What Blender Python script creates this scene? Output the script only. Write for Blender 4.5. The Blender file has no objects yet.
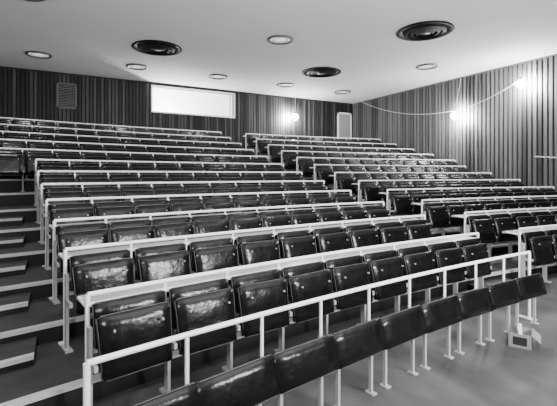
import bpy, math, random
from mathutils import Vector, Matrix
random.seed(4)
CX, YC, R1, P = 5.7, -22.82, 26.5, 0.95
ZT = [0,0,.17,.335,.51,.695,.895,1.12,1.36,1.61,1.87,2.14,2.42]
CEIL=5.2; WL=-1.9; WR=12.55; YB=15.6; YF=-3.5
RAIL=.87
AL,AR=5.2,6.2
def Rj(j): return R1+(j-1)*P if j>0 else R1-.9
def th(X,R): return math.asin(max(-.99,min(.99,(X-CX)/R)))
def leftX(j): return [.1,.15,.02,-.08,-.18,-.27,-.36,-.44][j] if j<8 else WL+.12
def rightX(j): return 2*CX-leftX(j) if j<8 else WR-.12
# ---------- materials
def mat(name,col,rough=.6,metal=0,noise=0,nscale=(5,5,5),spec=.5,emit=0,bump=0,coat=0):
    m=bpy.data.materials.new(name); m.use_nodes=True
    nt=m.node_tree; b=nt.nodes['Principled BSDF']
    c=(col,col,col,1) if not isinstance(col,tuple) else (*col,1)
    b.inputs['Base Color'].default_value=c
    b.inputs['Roughness'].default_value=rough
    b.inputs['Metallic'].default_value=metal
    b.inputs['Specular IOR Level'].default_value=spec
    b.inputs['Coat Weight'].default_value=coat
    b.inputs['Coat Roughness'].default_value=.25
    if emit:
        b.inputs['Emission Color'].default_value=(1,1,1,1); b.inputs['Emission Strength'].default_value=emit
    if noise or bump:
        tc=nt.nodes.new('ShaderNodeTexCoord'); mp=nt.nodes.new('ShaderNodeMapping')
        mp.inputs['Scale'].default_value=nscale
        n=nt.nodes.new('ShaderNodeTexNoise'); n.inputs['Scale'].default_value=1; n.inputs['Detail'].default_value=5
        nt.links.new(tc.outputs['Object'],mp.inputs[0]); nt.links.new(mp.outputs[0],n.inputs['Vector'])
        if noise:
            r=nt.nodes.new('ShaderNodeMapRange')
            r.inputs['From Min'].default_value=.25; r.inputs['From Max'].default_value=.75
            r.inputs['To Min'].default_value=c[0]*(1-noise); r.inputs['To Max'].default_value=c[0]*(1+noise)
            nt.links.new(n.outputs['Fac'],r.inputs['Value']); nt.links.new(r.outputs[0],b.inputs['Base Color'])
        if bump:
            bp=nt.nodes.new('ShaderNodeBump'); bp.inputs['Strength'].default_value=bump; bp.inputs['Distance'].default_value=.01
            nt.links.new(n.outputs['Fac'],bp.inputs['Height']); nt.links.new(bp.outputs[0],b.inputs['Normal'])
    return m
M_vinyl=mat('black_vinyl',.004,.24,noise=.5,nscale=(9,9,9),bump=.8,spec=.3)
M_pipe=mat('seat_piping',.06,.35)
M_white=mat('white_enamel_steel',.95,.3)
M_desk=mat('pale_laminate',.5,.35,noise=.12,nscale=(3,3,3))
M_dark=mat('dark_stained_board',.008,.5,noise=.3,nscale=(2,8,8))
M_steel=mat('grey_painted_steel',.4,.4)
M_floor=mat('vinyl_floor',.075,.55,noise=.6,nscale=(2.6,1.1,1),spec=.3)
M_tread=mat('tread_boards',.04,.6,noise=.5,nscale=(3,5,2),spec=.3)
M_nose=mat('pale_nosing',.5,.5)
M_riser=mat('dark_riser',.005,.6,noise=.3,nscale=(4,4,4))
M_ceil=mat('ceiling_plaster',.84,.85,noise=.03,nscale=(.6,.6,1))
M_bw=[mat('dark_timber_board_a',.006,.5,noise=.6,nscale=(14,2,.5),spec=.35),mat('dark_timber_board_b',.016,.5,noise=.6,nscale=(14,2,.5),spec=.35),mat('dark_timber_board_c',.05,.5,noise=.6,nscale=(14,2,.5),spec=.35)]
M_bgap=mat('shadow_gap',.003,.8)
M_rwall=mat('pale_timber_battens',.10,.5,noise=.4,nscale=(2,9,.35),spec=.35)
M_rw2=mat('timber_battens_b',.05,.5,noise=.4,nscale=(2,9,.35),spec=.35)
M_rgap=mat('batten_backing',.004,.8)
M_lwall=mat('side_wall_boards',.1,.7,noise=.3,nscale=(2,9,.35))
M_trim=mat('painted_trim',.85,.5)
M_diff=mat('dark_diffuser_metal',.004,.55,spec=.2)
M_diffl=mat('diffuser_edge',.10,.4)
M_opal=mat('opal_glass',.7,.3,emit=.8)
M_booth=mat('booth_plaster',.9,.8)
M_bulb=mat('lit_bulb',.9,.3,emit=300)
M_cord=mat('pale_flex',.7,.5)
M_blackp=mat('black_plastic',.02,.4)
M_card=mat('cardboard',.22,.8,noise=.2)
M_print=mat('carton_label',.012,.8)
M_vent=mat('vent_grille_paint',.10,.5)
M_door=mat('grey_door_paint',.3,.5)
# ---------- mesh accumulator
class Acc:
    def __init__(s): s.v=[];s.f=[];s.m=[];s.s=[];s.mats=[]
    def mi(s,m):
        if m not in s.mats: s.mats.append(m)
        return s.mats.index(m)
    def add(s,vs,fs,m,smooth=False):
        o=len(s.v); s.v+= [tuple(v) for v in vs]; k=s.mi(m)
        for f in fs: s.f.append([i+o for i in f]); s.m.append(k); s.s.append(smooth)
    def box(s,a,b,m,X=None,smooth=False):
        x0,y0,z0=a;x1,y1,z1=b
        vs=[(x0,y0,z0),(x1,y0,z0),(x1,y1,z0),(x0,y1,z0),(x0,y0,z1),(x1,y0,z1),(x1,y1,z1),(x0,y1,z1)]
        if X is not None: vs=[X@Vector(v) for v in vs]
        s.add(vs,[(3,2,1,0),(4,5,6,7),(0,1,5,4),(1,2,6,5),(2,3,7,6),(3,0,4,7)],m,smooth)
    def tube(s,pts,r,m,X=None,n=8,closed=False):
        P_=[Vector(p) for p in pts]
        if X is not None: P_=[X@p for p in P_]
        vs=[]
        for i,p in enumerate(P_):
            d=(P_[min(i+1,len(P_)-1)]-P_[max(i-1,0)]).normalized()
            up=Vector((0,0,1)) if abs(d.z)<.95 else Vector((0,1,0))
            a=d.cross(up).normalized(); b=a.cross(d).normalized()
            for k in range(n):
                t=2*math.pi*k/n; vs.append(p+a*math.cos(t)*r+b*math.sin(t)*r)
        fs=[]
        for i in range(len(P_)-1):
            for k in range(n):
                fs.append((i*n+k,i*n+(k+1)%n,(i+1)*n+(k+1)%n,(i+1)*n+k))
        s.add(vs,fs,m,True)
        s.add(vs[:n],[tuple(range(n))],m); s.add(vs[-n:],[tuple(range(n))[::-1]],m)
    def lathe(s,prof,c,m,n=48):
        vs=[];fs=[]
        for (r,z) in prof:
            for k in range(n):
                t=2*math.pi*k/n; vs.append((c[0]+r*math.cos(t),c[1]+r*math.sin(t),c[2]+z))
        for i in range(len(prof)-1):
            for k in range(n): fs.append((i*n+k,i*n+(k+1)%n,(i+1)*n+(k+1)%n,(i+1)*n+k))
        s.add(vs,fs,m,True)
    def obj(s,name):
        me=bpy.data.meshes.new(name); me.from_pydata(s.v,[],s.f); me.update()
        for m in s.mats: me.materials.append(m)
        me.polygons.foreach_set('material_index',s.m); me.polygons.foreach_set('use_smooth',s.s)
        o=bpy.data.objects.new(name,me); bpy.context.scene.collection.objects.link(o); return o
def frame(t,R,z): # local x tangent, y radial outwards, z up
    c,sn=math.cos(t),math.sin(t)
    return Matrix(((c,sn,0,CX+R*sn),(-sn,c,0,YC+R*c),(0,0,1,z),(0,0,0,1)))
def arcsweep(acc,prof,R,t0,t1,z,m,n=14,smooth=False):
    vs=[];k=len(prof);fs=[]
    for i in range(n+1):
        t=t0+(t1-t0)*i/n
        for (dr,dz) in prof: vs.append((CX+(R+dr)*math.sin(t),YC+(R+dr)*math.cos(t),z+dz))
    for i in range(n):
        for a in range(k): fs.append((i*k+a,(i+1)*k+a,(i+1)*k+(a+1)%k,i*k+(a+1)%k))
    acc.add(vs,fs,m,smooth)
    acc.add(vs[:k],[tuple(range(k))],m); acc.add(vs[-k:],[tuple(range(k))[::-1]],m)
def circ(r,dr,dz,n=8): return [(dr+r*math.cos(2*math.pi*i/n),dz+r*math.sin(2*math.pi*i/n)) for i in range(n)]
# ---------- cushion template
def cushion(wt,wb,h,thk,bulge,nx=8,nz=7):
    vs=[];fs=[]
    def shape(u,v,front):
        w=(wb+(wt-wb)*(v*.5+.5))/2
        x=u*w; z=v*h/2
        cr=.022
        if abs(v)>.999: x=u*(w-cr*.7)
        if abs(u)>.999 and abs(v)>.999: z=v*(h/2-cr*.5)
        f=(1-abs(u)**6)*(1-abs(v)**6)
        y=-(thk/2)-bulge*f if front else thk/2
        if front and (abs(u)>.999 or abs(v)>.999): y=-thk/2+.012
        return (x,y,z)
    def us(n): 
        a=[-1,-.95]+[-.95+1.9*i/(n-3) for i in range(1,n-3)]+[.95,1]; return a
    U=us(nx);V=us(nz);a=len(U);b=len(V)
    for fr in (1,0):
        for v in V:
            for u in U: vs.append(shape(u,v,fr))
    o=a*b
    for j in range(b-1):
        for i in range(a-1):
            q=(j*a+i,j*a+i+1,(j+1)*a+i+1,(j+1)*a+i); fs.append(q)
            fs.append(tuple(x+o for x in q[::-1]))
    ring=[i for i in range(a)]+[j*a+a-1 for j in range(1,b)]+[(b-1)*a+i for i in range(a-2,-1,-1)]+[j*a for j in range(b-2,0,-1)]
    for k in range(len(ring)):
        p,q=ring[k],ring[(k+1)%len(ring)]; fs.append((q,p,p+o,q+o))
    edge=[Vector(vs[i]) for i in ring]+[Vector(vs[ring[0]])]
    return vs,fs,edge
def xf(t,M): return [M@Vector(v) for v in t[0]],t[1],[M@v for v in t[2]]
BACK=xf(cushion(.525,.51,.31,.035,.010),Matrix.Translation((0,-.085,.66))@Matrix.Rotation(math.radians(-9),4,'X'))
PAN=xf(cushion(.525,.485,.42,.055,.016,nx=10,nz=9),Matrix.Translation((0,-.19,.54))@Matrix.Rotation(math.radians(-10),4,'X'))
LOWPAN=xf(cushion(.55,.54,.235,.035,.005),Matrix.Translation((0,-.17,.455))@Matrix.Rotation(math.radians(-16),4,'X'))
def place(acc,tpl,X,m):
    acc.add([X@v for v in tpl[0]],tpl[1],m,True)
    acc.tube(tpl[2],.0045,M_pipe,X,n=4)
# ---------- rows
def build_row(j,xa,xb):
    R=Rj(j); z=ZT[j]; t0,t1=th(xa,R),th(xb,R)
    L=(t1-t0)*R; n=max(1,round(L/.55)); dt=(t1-t0)/n
    rail=RAIL if j else .79
    D=Acc()
    arcsweep(D,circ(.017,-.02,rail),R,t0,t1,z,M_white,n=n,smooth=True)
    for i in range(n+1):
        X=frame(t0+dt*i,R,z)
        end=i in(0,n)
        if end:
            D.tube([(0,-.02,rail),(0,-.02,.02)],.017,M_white,X)
            D.box((-.03,-.09,0),(.03,.12,.012),M_white,X)
            if j: D.tube([(0,-.02,rail-.09),(0,.2,rail-.075)],.014,M_white,X)
        else:
            D.tube([(0,-.02,rail),(0,-.02,.46 if j==0 else .62)],.013,M_white,X,n=6)
            if j: D.tube([(0,-.02,.62),(0,.2,rail-.085)],.012,M_steel,X,n=6)
    if j:
        arcsweep(D,[(-.035,-.085),(-.005,-.085),(-.005,-.06),(-.035,-.06)],R,t0,t1,z+rail,M_white,n=n)
        arcsweep(D,[(.0,-.085),(.26,-.10),(.26,-.075),(.0,-.06)],R,t0,t1,z+rail,M_desk,n=n)
        arcsweep(D,[(.26,-.105),(.275,-.105),(.275,-.07),(.26,-.07)],R,t0,t1,z+rail,M_dark,n=n)
    else:
        arcsweep(D,[(-.035,-.33),(.0,-.33),(.0,-.30),(-.035,-.30)],R,t0,t1,z+rail,M_steel,n=n)
    d=D.obj('writing_desk')
    S=Acc()
    for i in range(n+1):
        X=frame(t0+dt*i,R,z)
        if j:
            S.box((-.012,-.10,.02),(.012,-.04,.66),M_steel,X)
            S.box((-.012,-.22,.40),(.012,-.08,.44),M_steel,X)
            S.box((-.03,-.16,0),(.03,.02,.02),M_steel,X)
        else:
            for dx in (-.10,.07):
                if (i==0 and dx<0) or (i==n and dx>0): continue
                S.box((dx-.012,-.14,.012),(dx+.012,-.115,.42),M_steel,X)
                S.box((dx-.025,-.17,0),(dx+.025,-.09,.012),M_steel,X)
    if j: arcsweep(S,[(-.07,.47),(-.04,.47),(-.04,.50),(-.07,.50)],R,t0,t1,z,M_steel,n=n)
    else: arcsweep(S,[(-.14,.40),(-.11,.40),(-.11,.43),(-.14,.43)],R,t0,t1,z,M_steel,n=n)
    for i in range(n):
        X=frame(t0+dt*(i+.5),R,z)
        if j:
            place(S,BACK,X,M_vinyl)
            wob=Matrix.Rotation(math.radians(random.uniform(-3.5,1)),4,'X')@Matrix.Rotation(math.radians(random.uniform(-.8,.8)),4,'Y')
            X2=X@Matrix.Translation((0,-.15,.36))@wob@Matrix.Translation((0,.15,-.36))
            place(S,PAN,X2,M_vinyl)
            for bx in (-.17,.17):
                for bz in (.42,.66):
                    yy=-.19-.040-(bz-.54)*.176+.002
                    S.box((bx-.006,yy-.010,bz-.006),(bx+.006,yy+.01,bz+.006),M_steel,X2)
        else:
            place(S,LOWPAN,X@Matrix.Rotation(math.radians(random.uniform(-1.5,1.5)),4,'Y'),M_vinyl)
    s=S.obj('tip_up_seats')
    e=bpy.data.objects.new('lecture_theatre_seating_row',None); bpy.context.scene.collection.objects.link(e)
    e.location=frame((t0+t1)/2,R,z).translation
    bpy.context.view_layer.update()
    for o in (d,s):
        o.parent=e; o.matrix_parent_inverse=e.matrix_world.inverted()
for j in range(13):
    build_row(j,leftX(j),AL-(.0 if j else .35))
    build_row(j,AR,rightX(j))
# ---------- stepped floor
def Yat(X,R): return YC+math.sqrt(R*R-(X-CX)**2)
def tier(acc,xa,xb,Ra,Rb,z0,z1,mt,mr,n=24,Yend=None,nose=True):
    vs=[]
    for i in range(n+1):
        X=xa+(xb-xa)*i/n; ya=Yat(X,Ra); yb=Yend if Yend else Yat(X,Rb)
        vs+=[(X,ya,z0),(X,ya,z1),(X,yb,z1),(X,yb,z0)]
    top=[];fr=[];bk=[]
    for i in range(n):
        a=i*4;b=a+4
        fr.append((a,b,b+1,a+1)); top.append((a+1,b+1,b+2,a+2)); bk.append((a+2,b+2,b+3,a+3))
    acc.add(vs,top,mt); acc.add(vs,fr,mr); acc.add(vs,bk,mr)
    acc.add(vs,[(0,1,2,3),(4*n+3,4*n+2,4*n+1,4*n)],mr)
    if nose:
        vs=[]
        for i in range(n+1):
            X=xa+(xb-xa)*i/n; ya=Yat(X,Ra)
            vs+=[(X,ya-.012,z1-.03),(X,ya-.012,z1+.004),(X,ya+.05,z1+.004)]
        acc.add(vs,[f for i in range(n) for f in ((i*3,i*3+3,i*3+4,i*3+1),(i*3+1,i*3+4,i*3+5,i*3+2))],M_nose)
F=Acc()
for j in range(2,13):
    tier(F,WL,WR,Rj(j-1)+.2,Rj(j)+.2 if j<12 else 0,0,ZT[j],M_tread,M_riser,Yend=YB if j==12 else None)
F.obj('raked_floor')
A=Acc()
for j in range(2,13):
    zz=(ZT[j]+ZT[j-1])/2
    for (xa,xb) in ((WL+.03,leftX(j)-.12),(AL+.08,AR-.08),(rightX(j)+.12,WR-.03)):
        if xb-xa<.4: continue
        tier(A,xa,xb,Rj(j-1)+.2-.42,Rj(j-1)+.2,ZT[j-1],zz,M_tread,M_riser,n=4)
A.obj('aisle_steps')
B=Acc(); B.box((WL-.2,YF,-.1),(WR+.2,YB+.2,0),M_floor); B.obj('floor')
# ---------- ceiling, walls
B=Acc(); B.box((WL-.2,YF,CEIL),(WR+.2,YB+.2,CEIL+.15),M_ceil); B.obj('ceiling')
B=Acc(); B.box((WL-.2,YF,0),(WL,YB,CEIL),M_lwall); B.obj('wall_left')
B=Acc(); B.box((WR+.05,YF,0),(WR+.2,YB+.2,CEIL),M_rgap)
y=YF+.05
while y<YB-.05:
    B.box((WR,y,0),(WR+.055,y+.095,CEIL),M_rwall if random.random()<.65 else M_rw2); y+=.15
B.obj('wall_right')
wx0,wx1,wz0,wz1=3.0,6.3,4.12,5.06
B=Acc()
for a,b in (((WL-.2,0),(wx0,CEIL)),((wx1,0),(WR+.03,CEIL)),((wx0,0),(wx1,wz0)),((wx0,wz1),(wx1,CEIL))):
    B.box((a[0],YB,a[1]),(b[0],YB+.15,b[1]),M_bgap)
x=WL
while x<WR-.1:
    x2=x+.085; mm=random.choice(M_bw)
    if x2>wx0-.06 and x<wx1+.06:
        B.box((x,YB-.03,0),(x2,YB+.01,wz0-.06),mm)
        B.box((x,YB-.03,wz1+.06),(x2,YB+.01,CEIL),mm)
    else: B.box((x,YB-.03,0),(x2,YB+.01,CEIL),mm)
    x+=.12
B.obj('wall_back')
# projection booth window and the booth walls behind it
B=Acc()
f=.05
B.box((wx0-f,YB-.05,wz0-f),(wx1+f,YB+.16,wz0),M_trim);B.box((wx0-f,YB-.05,wz1),(wx1+f,YB+.16,wz1+f),M_trim)
B.box((wx0-f,YB-.05,wz0),(wx0,YB+.16,wz1),M_trim);B.box((wx1,YB-.05,wz0),(wx1+f,YB+.16,wz1),M_trim)
B.box((wx1-.16,YB+.02,wz0),(wx1-.12,YB+.1,wz1),M_steel)
B.obj('window_1')
B=Acc()
B.box((wx0-1,YB+2.2,3),(wx1+1,YB+2.3,5.8),M_booth);B.box((wx0-1,YB+.16,5.55),(wx1+1,YB+2.2,5.65),M_booth)
B.box((wx0-1.1,YB+.16,3),(wx0-1,YB+2.2,5.6),M_booth);B.box((wx1+1,YB+.16,3),(wx1+1.1,YB+2.2,5.6),M_booth)
B.box((wx0-1,YB+.16,2.95),(wx1+1,YB+2.2,3.0),M_booth)
B.obj('wall_booth')
l=bpy.data.lights.new('booth','POINT'); l.energy=750; l.shadow_soft_size=.15
o=bpy.data.objects.new('added_booth_fill',l); o.location=(3.9,YB+1.1,3.8); bpy.context.scene.collection.objects.link(o)  # unseen point light added below the sill to brighten the booth
# back door
y0,y1=YB-.09,YB-.032
B=Acc()
B.box((11.62,y0,2.42),(11.70,y1,4.72),M_trim);B.box((12.38,y0,2.42),(12.46,y1,4.72),M_trim);B.box((11.62,y0,4.64),(12.46,y1,4.72),M_trim)
B.box((11.70,y0+.02,2.42),(12.38,y1,4.64),M_door)
B.box((11.80,y0+.005,3.7),(12.28,y0+.02,4.5),M_door)
B.tube([(11.78,y0+.02,3.4),(11.78,y0-.04,3.4),(11.88,y0-.04,3.4)],.01,M_steel)
B.obj('door_1')
B=Acc(); B.box((WL,YB-.06,CEIL-.05),(WR,YB-.031,CEIL),M_bw[0]); B.obj('trim_1')
B=Acc(); B.box((WR-.03,YF,CEIL-.05),(WR,YB,CEIL),M_rwall); B.obj('trim_2')
B=Acc(); B.box((WL,YB-.05,2.42),(11.6,YB-.031,2.56),M_riser); B.obj('baseboard_back')
# vent grille
B=Acc(); vx0,vx1,vz0,vz1=-.17,.45,3.98,4.86
for a,b in (((vx0,vz0),(vx1,vz0+.05)),((vx0,vz1-.05),(vx1,vz1)),((vx0,vz0),(vx0+.05,vz1)),((vx1-.05,vz0),(vx1,vz1))):
    B.box((a[0],YB-.07,a[1]),(b[0],YB-.031,b[1]),M_diffl)
B.box((vx0,YB-.036,vz0),(vx1,YB-.031,vz1),M_bgap)
z=vz0+.07
while z<vz1-.07:
    B.box((vx0+.05,YB-.065,z),(vx1-.05,YB-.035,z+.03),M_vent); z+=.055
B.obj('wall_vent_grille')
# ---------- ceiling diffusers
for (x,y) in ((2.3,11.27),(7.75,6.86),(7.75,11.27),(2.3,6.86),(2.3,2.4),(7.75,2.4)):
    B=Acc(); c=(x,y,CEIL)
    B.lathe([(.66,0),(.67,-.02),(.64,-.035),(.60,-.02)],c,M_diff)
    B.lathe([(.60,-.02),(.50,-.005),(.50,-.002)],c,M_diff)
    for r in (.50,.37,.25):
        B.lathe([(r,-.03),(r-.09,-.075),(r-.095,-.07),(r-.01,-.02),(r,-.03)],c,M_diff)
    B.lathe([(.62,-.003),(.0,-.003)],c,M_bgap)
    B.lathe([(.15,-.03),(.14,-.06),(.0,-.07)],c,M_diffl)
    B.obj('ceiling_air_diffuser')
lights=[(-.6,13.5),(2.12,13.5),(4.85,13.5),(7.6,13.5),(10.35,13.5),(-.6,9.05),(4.95,9.05),(10.32,9.05),(-.6,4.6),(4.95,4.6),(10.32,4.6),(4.95,.2),(10.32,.2)]
for (x,y) in lights:
    B=Acc(); c=(x,y,CEIL)
    B.lathe([(.34,0),(.34,-.03),(.31,-.045),(.27,-.035),(.26,-.01)],c,M_diffl)
    B.lathe([(.26,-.008),(.0,-.012)],c,M_opal)
    B.lathe([(.20,-.012),(.20,-.02),(.17,-.02),(.17,-.012)],c,M_steel)
    B.obj('recessed_downlight')
    l=bpy.data.lights.new('downlight','SPOT'); l.energy=150; l.spot_size=math.radians(120); l.spot_blend=.8; l.shadow_soft_size=.15
    o=bpy.data.objects.new('downlight_lamp',l); o.location=(x,y,CEIL-.08); bpy.context.scene.collection.objects.link(o)
# ---------- bulbs and flex
def bulb(p,anchor,w,n,ws):
    B=Acc(); x,y,z=p
    B.lathe([(0,-.16),(.06,-.145),(.115,-.09),(.13,-.02),(.105,.045),(.05,.08),(.02,.095)],p,M_bulb,n=24)
    B.lathe([(.02,.09),(.03,.092),(.03,.15),(.01,.17),(0,.17)],p,M_blackp,n=16)
    mid=[(x+(anchor[0]-x)*t,y+(anchor[1]-y)*t,z+.16+(anchor[2]-z-.16)*t) for t in (0,.25,.5,.75,1)]
    B.tube(mid,.008,M_cord,n=6)
    B.obj('hanging_work_bulb')
    l=bpy.data.lights.new('bulb','POINT'); l.energy=w; l.shadow_soft_size=.06
    o=bpy.data.objects.new('bulb_lamp',l); o.location=(x,y,z-.22); bpy.context.scene.collection.objects.link(o)
    # extra spot added to imitate the bulb's wide halo on the wall
    l=bpy.data.lights.new('wall_glow','SPOT'); l.energy=ws; l.spot_size=math.radians(150); l.spot_blend=1; l.shadow_soft_size=.05
    o=bpy.data.objects.new('added_wall_glow_spot',l); d=Vector(n)
    o.location=Vector(p)+d*.15; o.rotation_euler=d.to_track_quat('-Z','Y').to_euler(); bpy.context.scene.collection.objects.link(o)
bulb((9.0,15.1,4.28),(9.0,15.1,CEIL),200,(0,1,0),2500)
bulb((12.08,9.37,3.8),(12.4,9.37,CEIL-.1),200,(1,0,0),1500)
bulb((12.08,7.08,4.46),(12.4,7.08,CEIL-.1),200,(1,0,0),1500)
B=Acc()
def sag(a,b,s,n=16):
    return [(a[0]+(b[0]-a[0])*i/n,a[1]+(b[1]-a[1])*i/n,a[2]+(b[2]-a[2])*i/n-s*4*(i/n)*(1-i/n)) for i in range(n+1)]
B.tube(sag((12.2,7.08,4.63),(12.2,9.37,3.98),.12)+sag((12.2,9.37,3.98),(12.3,14.7,CEIL-.02),.35)[1:],.009,M_cord,n=6)
B.obj('festoon_cable')
B=Acc()
B.tube([(WR-.08,4.2,2.0),(WR-.08,6.9,2.25)],.02,M_steel)
for y_ in (4.6,6.5): B.tube([(WR-.08,y_,2.0+(y_-4.2)*.0926),(WR,y_,1.95+(y_-4.2)*.0926)],.012,M_steel)
B.obj('wall_handrail')
# cardboard carton
B=Acc(); X=Matrix.Translation((4.05,2.38,0))@Matrix.Rotation(.5,4,'Z')
w=.12;d=.10;h=.14;t=.006
B.box((-w,-d,0),(w,-d+t,h),M_card,X);B.box((-w,d-t,0),(w,d,h),M_card,X);B.box((-w,-d,0),(-w+t,d,h),M_card,X);B.box((w-t,-d,0),(w,d,h),M_card,X);B.box((-w,-d,0),(w,d,t),M_card,X)
B.box((-.09,-d-.002,.03),(.08,-d,.11),M_print,X)
B.box((-w-.002,-.06,.03),(-w,.06,.11),M_print,X)
B.box((-w,-.09,0),(w,0,t),M_card,X@Matrix.Translation((0,-d,h))@Matrix.Rotation(.7,4,'X'))
for bx in(-.06,0,.07): B.tube([(bx,0,.01),(bx,.01,.18)],.02,M_trim,X)
B.obj('cardboard_box')
# ---------- camera
cam=bpy.data.cameras.new('cam'); cam.sensor_width=36; cam.lens=36*400/557; cam.shift_y=-28/557
co=bpy.data.objects.new('camera',cam); co.location=(0,0,1.7)
co.rotation_euler=(math.radians(90),0,-math.radians(28.4)); bpy.context.scene.collection.objects.link(co)
bpy.context.scene.camera=co
# ---------- lights
w=bpy.data.worlds.new('w'); w.use_nodes=True; w.node_tree.nodes['Background'].inputs[0].default_value=(1,1,1,1)
w.node_tree.nodes['Background'].inputs[1].default_value=.35; bpy.context.scene.world=w
l=bpy.data.lights.new('front_fill','POINT'); l.energy=480; l.shadow_soft_size=.08
o=bpy.data.objects.new('added_front_fill',l); o.location=(-.9,-1.0,2.9)  # unseen fill light added near the camera to brighten the whole room
bpy.context.scene.collection.objects.link(o)
l=bpy.data.lights.new('ceiling_fill','AREA'); l.energy=950; l.size=1.2
o=bpy.data.objects.new('added_ceiling_fill',l); o.location=(3.5,-1.0,2.2)  # unseen area light added at the front, aimed up to brighten the ceiling
o.rotation_euler=(math.radians(128),0,-math.radians(10)); bpy.context.scene.collection.objects.link(o)
